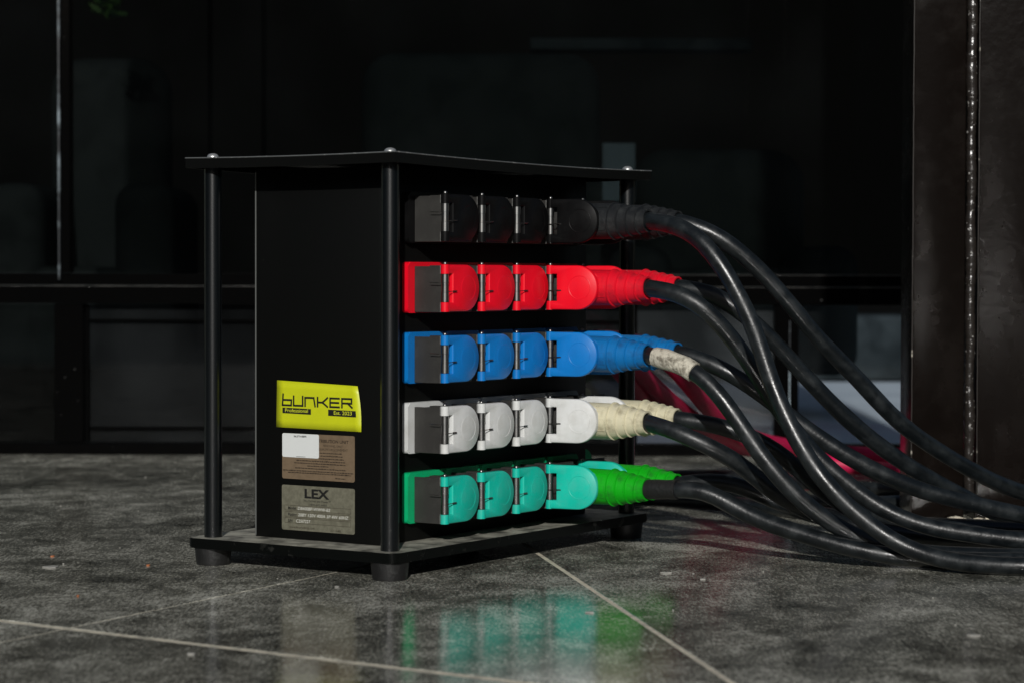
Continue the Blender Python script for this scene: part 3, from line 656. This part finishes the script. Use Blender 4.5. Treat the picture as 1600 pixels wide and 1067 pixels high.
tube(b, pts, .0008, 6); link('worn_edge', b, 'worn', c2, True)
b = bmesh.new()
for k in range(26):
    u = random.uniform(.045, .11); s = random.uniform(.002, .007)
    bmesh.ops.create_icosphere(b, subdivisions=1, radius=s, matrix=Matrix.Translation((u, random.uniform(-.012,-.004), s*.4)) @ Matrix.Diagonal((1.3,1,.6,1)))
mo = link('mortar_crumbs', b, 'grout', None, loc=gpt(.5320, 3.215), kind='stuff'); mo.rotation_euler.z = rzW; mo['label'] = 'broken beige mortar along the foot of the steel columns'

# ------------------------------------------------------------------ glazed wall
wall = empty('glazed_wall', 'dark framed glass wall with a low rail behind the rack', 'window wall', (WALL.x, WALL.y, 0), rzW)
K = 4.36/3778.9
def U(px): return (px-800)*K
def Zp(py): return .325-(py-429.1)*K
def wpart(name, a, b_, m, bev=.001):
    q = bmesh.new(); box(q, a, b_, bev, 1); return link(name, q, m, wall, True)
wpart('rail', (U(-60), -.015, Zp(476)), (U(1460), .035, Zp(448)), 'frame', .0015)
wpart('rail', (U(-60), -.002, Zp(447)), (U(1460), .030, Zp(429)), 'frame', .0012)
wpart('mullion', (U(97), -.010, Zp(428.5)), (U(111), .03, 2.6), 'frame')
wpart('bright_trim', (U(92), -.013, Zp(440)), (U(96.5), .00, 2.6), 'alu', .0015)
wpart('mullion', (U(322), .022, Zp(428.5)), (U(329), .04, 2.6), 'frame')
wpart('mullion', (U(404), .045, Zp(428.5)), (U(412), .06, 2.6), 'frame')
wpart('mullion', (U(86), -.010, .022), (U(131), .03, Zp(476.5)), 'frame')
wpart('mullion', (U(1209), -.010, .022), (U(1247), .03, Zp(476.5)), 'frame')
wpart('mullion', (U(984), .0, .022), (U(996), .03, Zp(476.5)), 'frame')
wpart('threshold', (U(-60), -.012, .0), (U(1460), .04, .020), 'frame')
wpart('bead', (U(138), .002, Zp(504)), (U(980), .010, Zp(500)), 'frame', .0006)
wpart('bead', (U(138), .002, Zp(672)), (U(980), .010, Zp(668)), 'frame', .0006)
wpart('bead', (U(134), .001, .022), (U(138), .012, Zp(477)), 'frame', .0006)
wpart('bead', (U(1232), -.0125, Zp(640)), (U(1234), -.0095, Zp(500)), 'alu', .0004)  # pale strip paints the highlight line on this mullion
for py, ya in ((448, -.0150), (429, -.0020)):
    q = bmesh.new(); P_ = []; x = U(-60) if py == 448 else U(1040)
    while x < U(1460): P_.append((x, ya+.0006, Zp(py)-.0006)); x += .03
    tube(q, P_, .0011, 6); link('worn_edge', q, 'wedge', wall, True)  # thin pale rods paint the rail's highlight lines
def pane(x0, x1, z0, z1, m, y=.014, lab=None):
    q = bmesh.new(); box(q, (x0, y, z0), (x1, y+.005, z1)); o = link('glass_pane', q, m, wall)
    if lab: o['label'] = lab
pane(U(-60), U(90), Zp(428), 2.6, 'glass_up'); pane(U(112), U(1460), Zp(428), 2.6, 'glass_up')
pane(U(-60), U(85.5), .021, Zp(477), 'glass_up'); pane(U(131.5), U(983.5), .021, Zp(477), 'glass_dim', lab='dusty grey lower pane')
pane(U(996.5), U(1208.5), .021, Zp(477), 'glass_dusty', lab='dusty grey lower pane'); pane(U(1247.5), U(1460), .021, Zp(477), 'glass_clear', lab='clearer lower pane')
# beyond the glass
def beyond(name, a, b_, m, bev=0, label=None, cat=None, kind=None, rz=0, seg=3, group=None):
    q = bmesh.new(); c = Vector(((a[0]+b_[0])/2, (a[1]+b_[1])/2, min(a[2], b_[2]))); box(q, Vector(a)-c, Vector(b_)-c, bev, seg)
    o = link(name, q, m, None, True); v = WALL+R2*c.x+F2*c.y; o.location = (v.x, v.y, c.z); o.rotation_euler.z = rzW+rz
    if kind: o['kind'] = kind
    if label: tag(o, label, cat, group)
    return o
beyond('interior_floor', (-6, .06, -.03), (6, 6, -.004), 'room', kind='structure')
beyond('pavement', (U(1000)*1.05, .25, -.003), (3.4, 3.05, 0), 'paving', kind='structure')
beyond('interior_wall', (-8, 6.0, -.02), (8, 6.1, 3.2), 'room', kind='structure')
def seat_reflection(x, y, wd, ht, label, fab='fabric2'):  # seat-like shapes behind the pane, standing in for reflections in the glass
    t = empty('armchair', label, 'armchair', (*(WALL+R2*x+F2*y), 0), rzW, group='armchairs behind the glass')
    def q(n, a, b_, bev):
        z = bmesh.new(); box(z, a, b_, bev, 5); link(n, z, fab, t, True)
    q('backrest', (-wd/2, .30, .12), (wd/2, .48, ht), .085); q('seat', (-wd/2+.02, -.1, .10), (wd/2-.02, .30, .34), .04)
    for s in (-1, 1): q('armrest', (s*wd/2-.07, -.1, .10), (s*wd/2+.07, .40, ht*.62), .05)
seat_reflection(-.08, 1.35, .60, .88, 'tall dark armchair seen dimly through the glass above the rack')
seat_reflection(.50, 1.15, .42, .63, 'lower dark armchair seen dimly through the glass, right of the rack')
seat_reflection(-1.0, 1.30, .30, .86, 'dark armchair seen dimly through the glass at the far left', 'fabric')
beyond('wall_shelf', (.045, 1.9, .905), (.62, 2.0, .935), 'shelf', .004, 'long thin grey shelf seen dimly through the upper glass', 'shelf')  # board behind the pane stands in for a reflected ledge
beyond('notice_sheet', (.196, .90, .485), (.266, .905, .610), 'bluegrey', 0, 'small blue-grey sheet showing through the glass just behind the rack top', 'sheet')
beyond('bench', (.72, 3.15, .0), (1.25, 3.45, .20), 'shelf', .01, 'low blue-grey bench beyond the clearer lower pane', 'bench')
b = bmesh.new()
for k in range(60):
    a = random.random()*6.28; s = random.uniform(.012,.022); c = Vector((random.gauss(0,.02), random.gauss(0,.02), random.gauss(0,.018)))
    d = Vector((math.cos(a), math.sin(a)*.5, random.uniform(-.6,.6))).normalized()*s; n = d.orthogonal().normalized()*s*.35
    vs = [b.verts.new(c+p) for p in (-d, n, d, -n)]; b.faces.new(vs)
o = link('foliage', b, 'leaf'); v = WALL+R2*(-.93)+F2*1.2; o.location = (v.x, v.y, .945); tag(o, 'small green sprig of leaves glinting at the top left behind the glass', 'plant')
# unseen dark walls, added behind and beside the camera to darken reflections
q = bmesh.new(); box(q, (-9, -.2, 0), (9, 0, 2.0)); fo = link('far_terrace_wall', q, 'facade'); v = Vector((CAM.x, CAM.y))-F2*5; fo.location = (v.x, v.y, 0); fo.rotation_euler.z = rzW; fo['kind'] = 'structure'
for sx in (-8.9, 8.7):
    q = bmesh.new(); box(q, (sx, 0, 0), (sx+.2, 9.36, 2.8)); fo = link('terrace_side_wall', q, 'facade'); fo.location = (v.x, v.y, 0); fo.rotation_euler.z = rzW; fo['kind'] = 'structure'
S.cycles.max_bounces = 8; S.cycles.transparent_max_bounces = 12
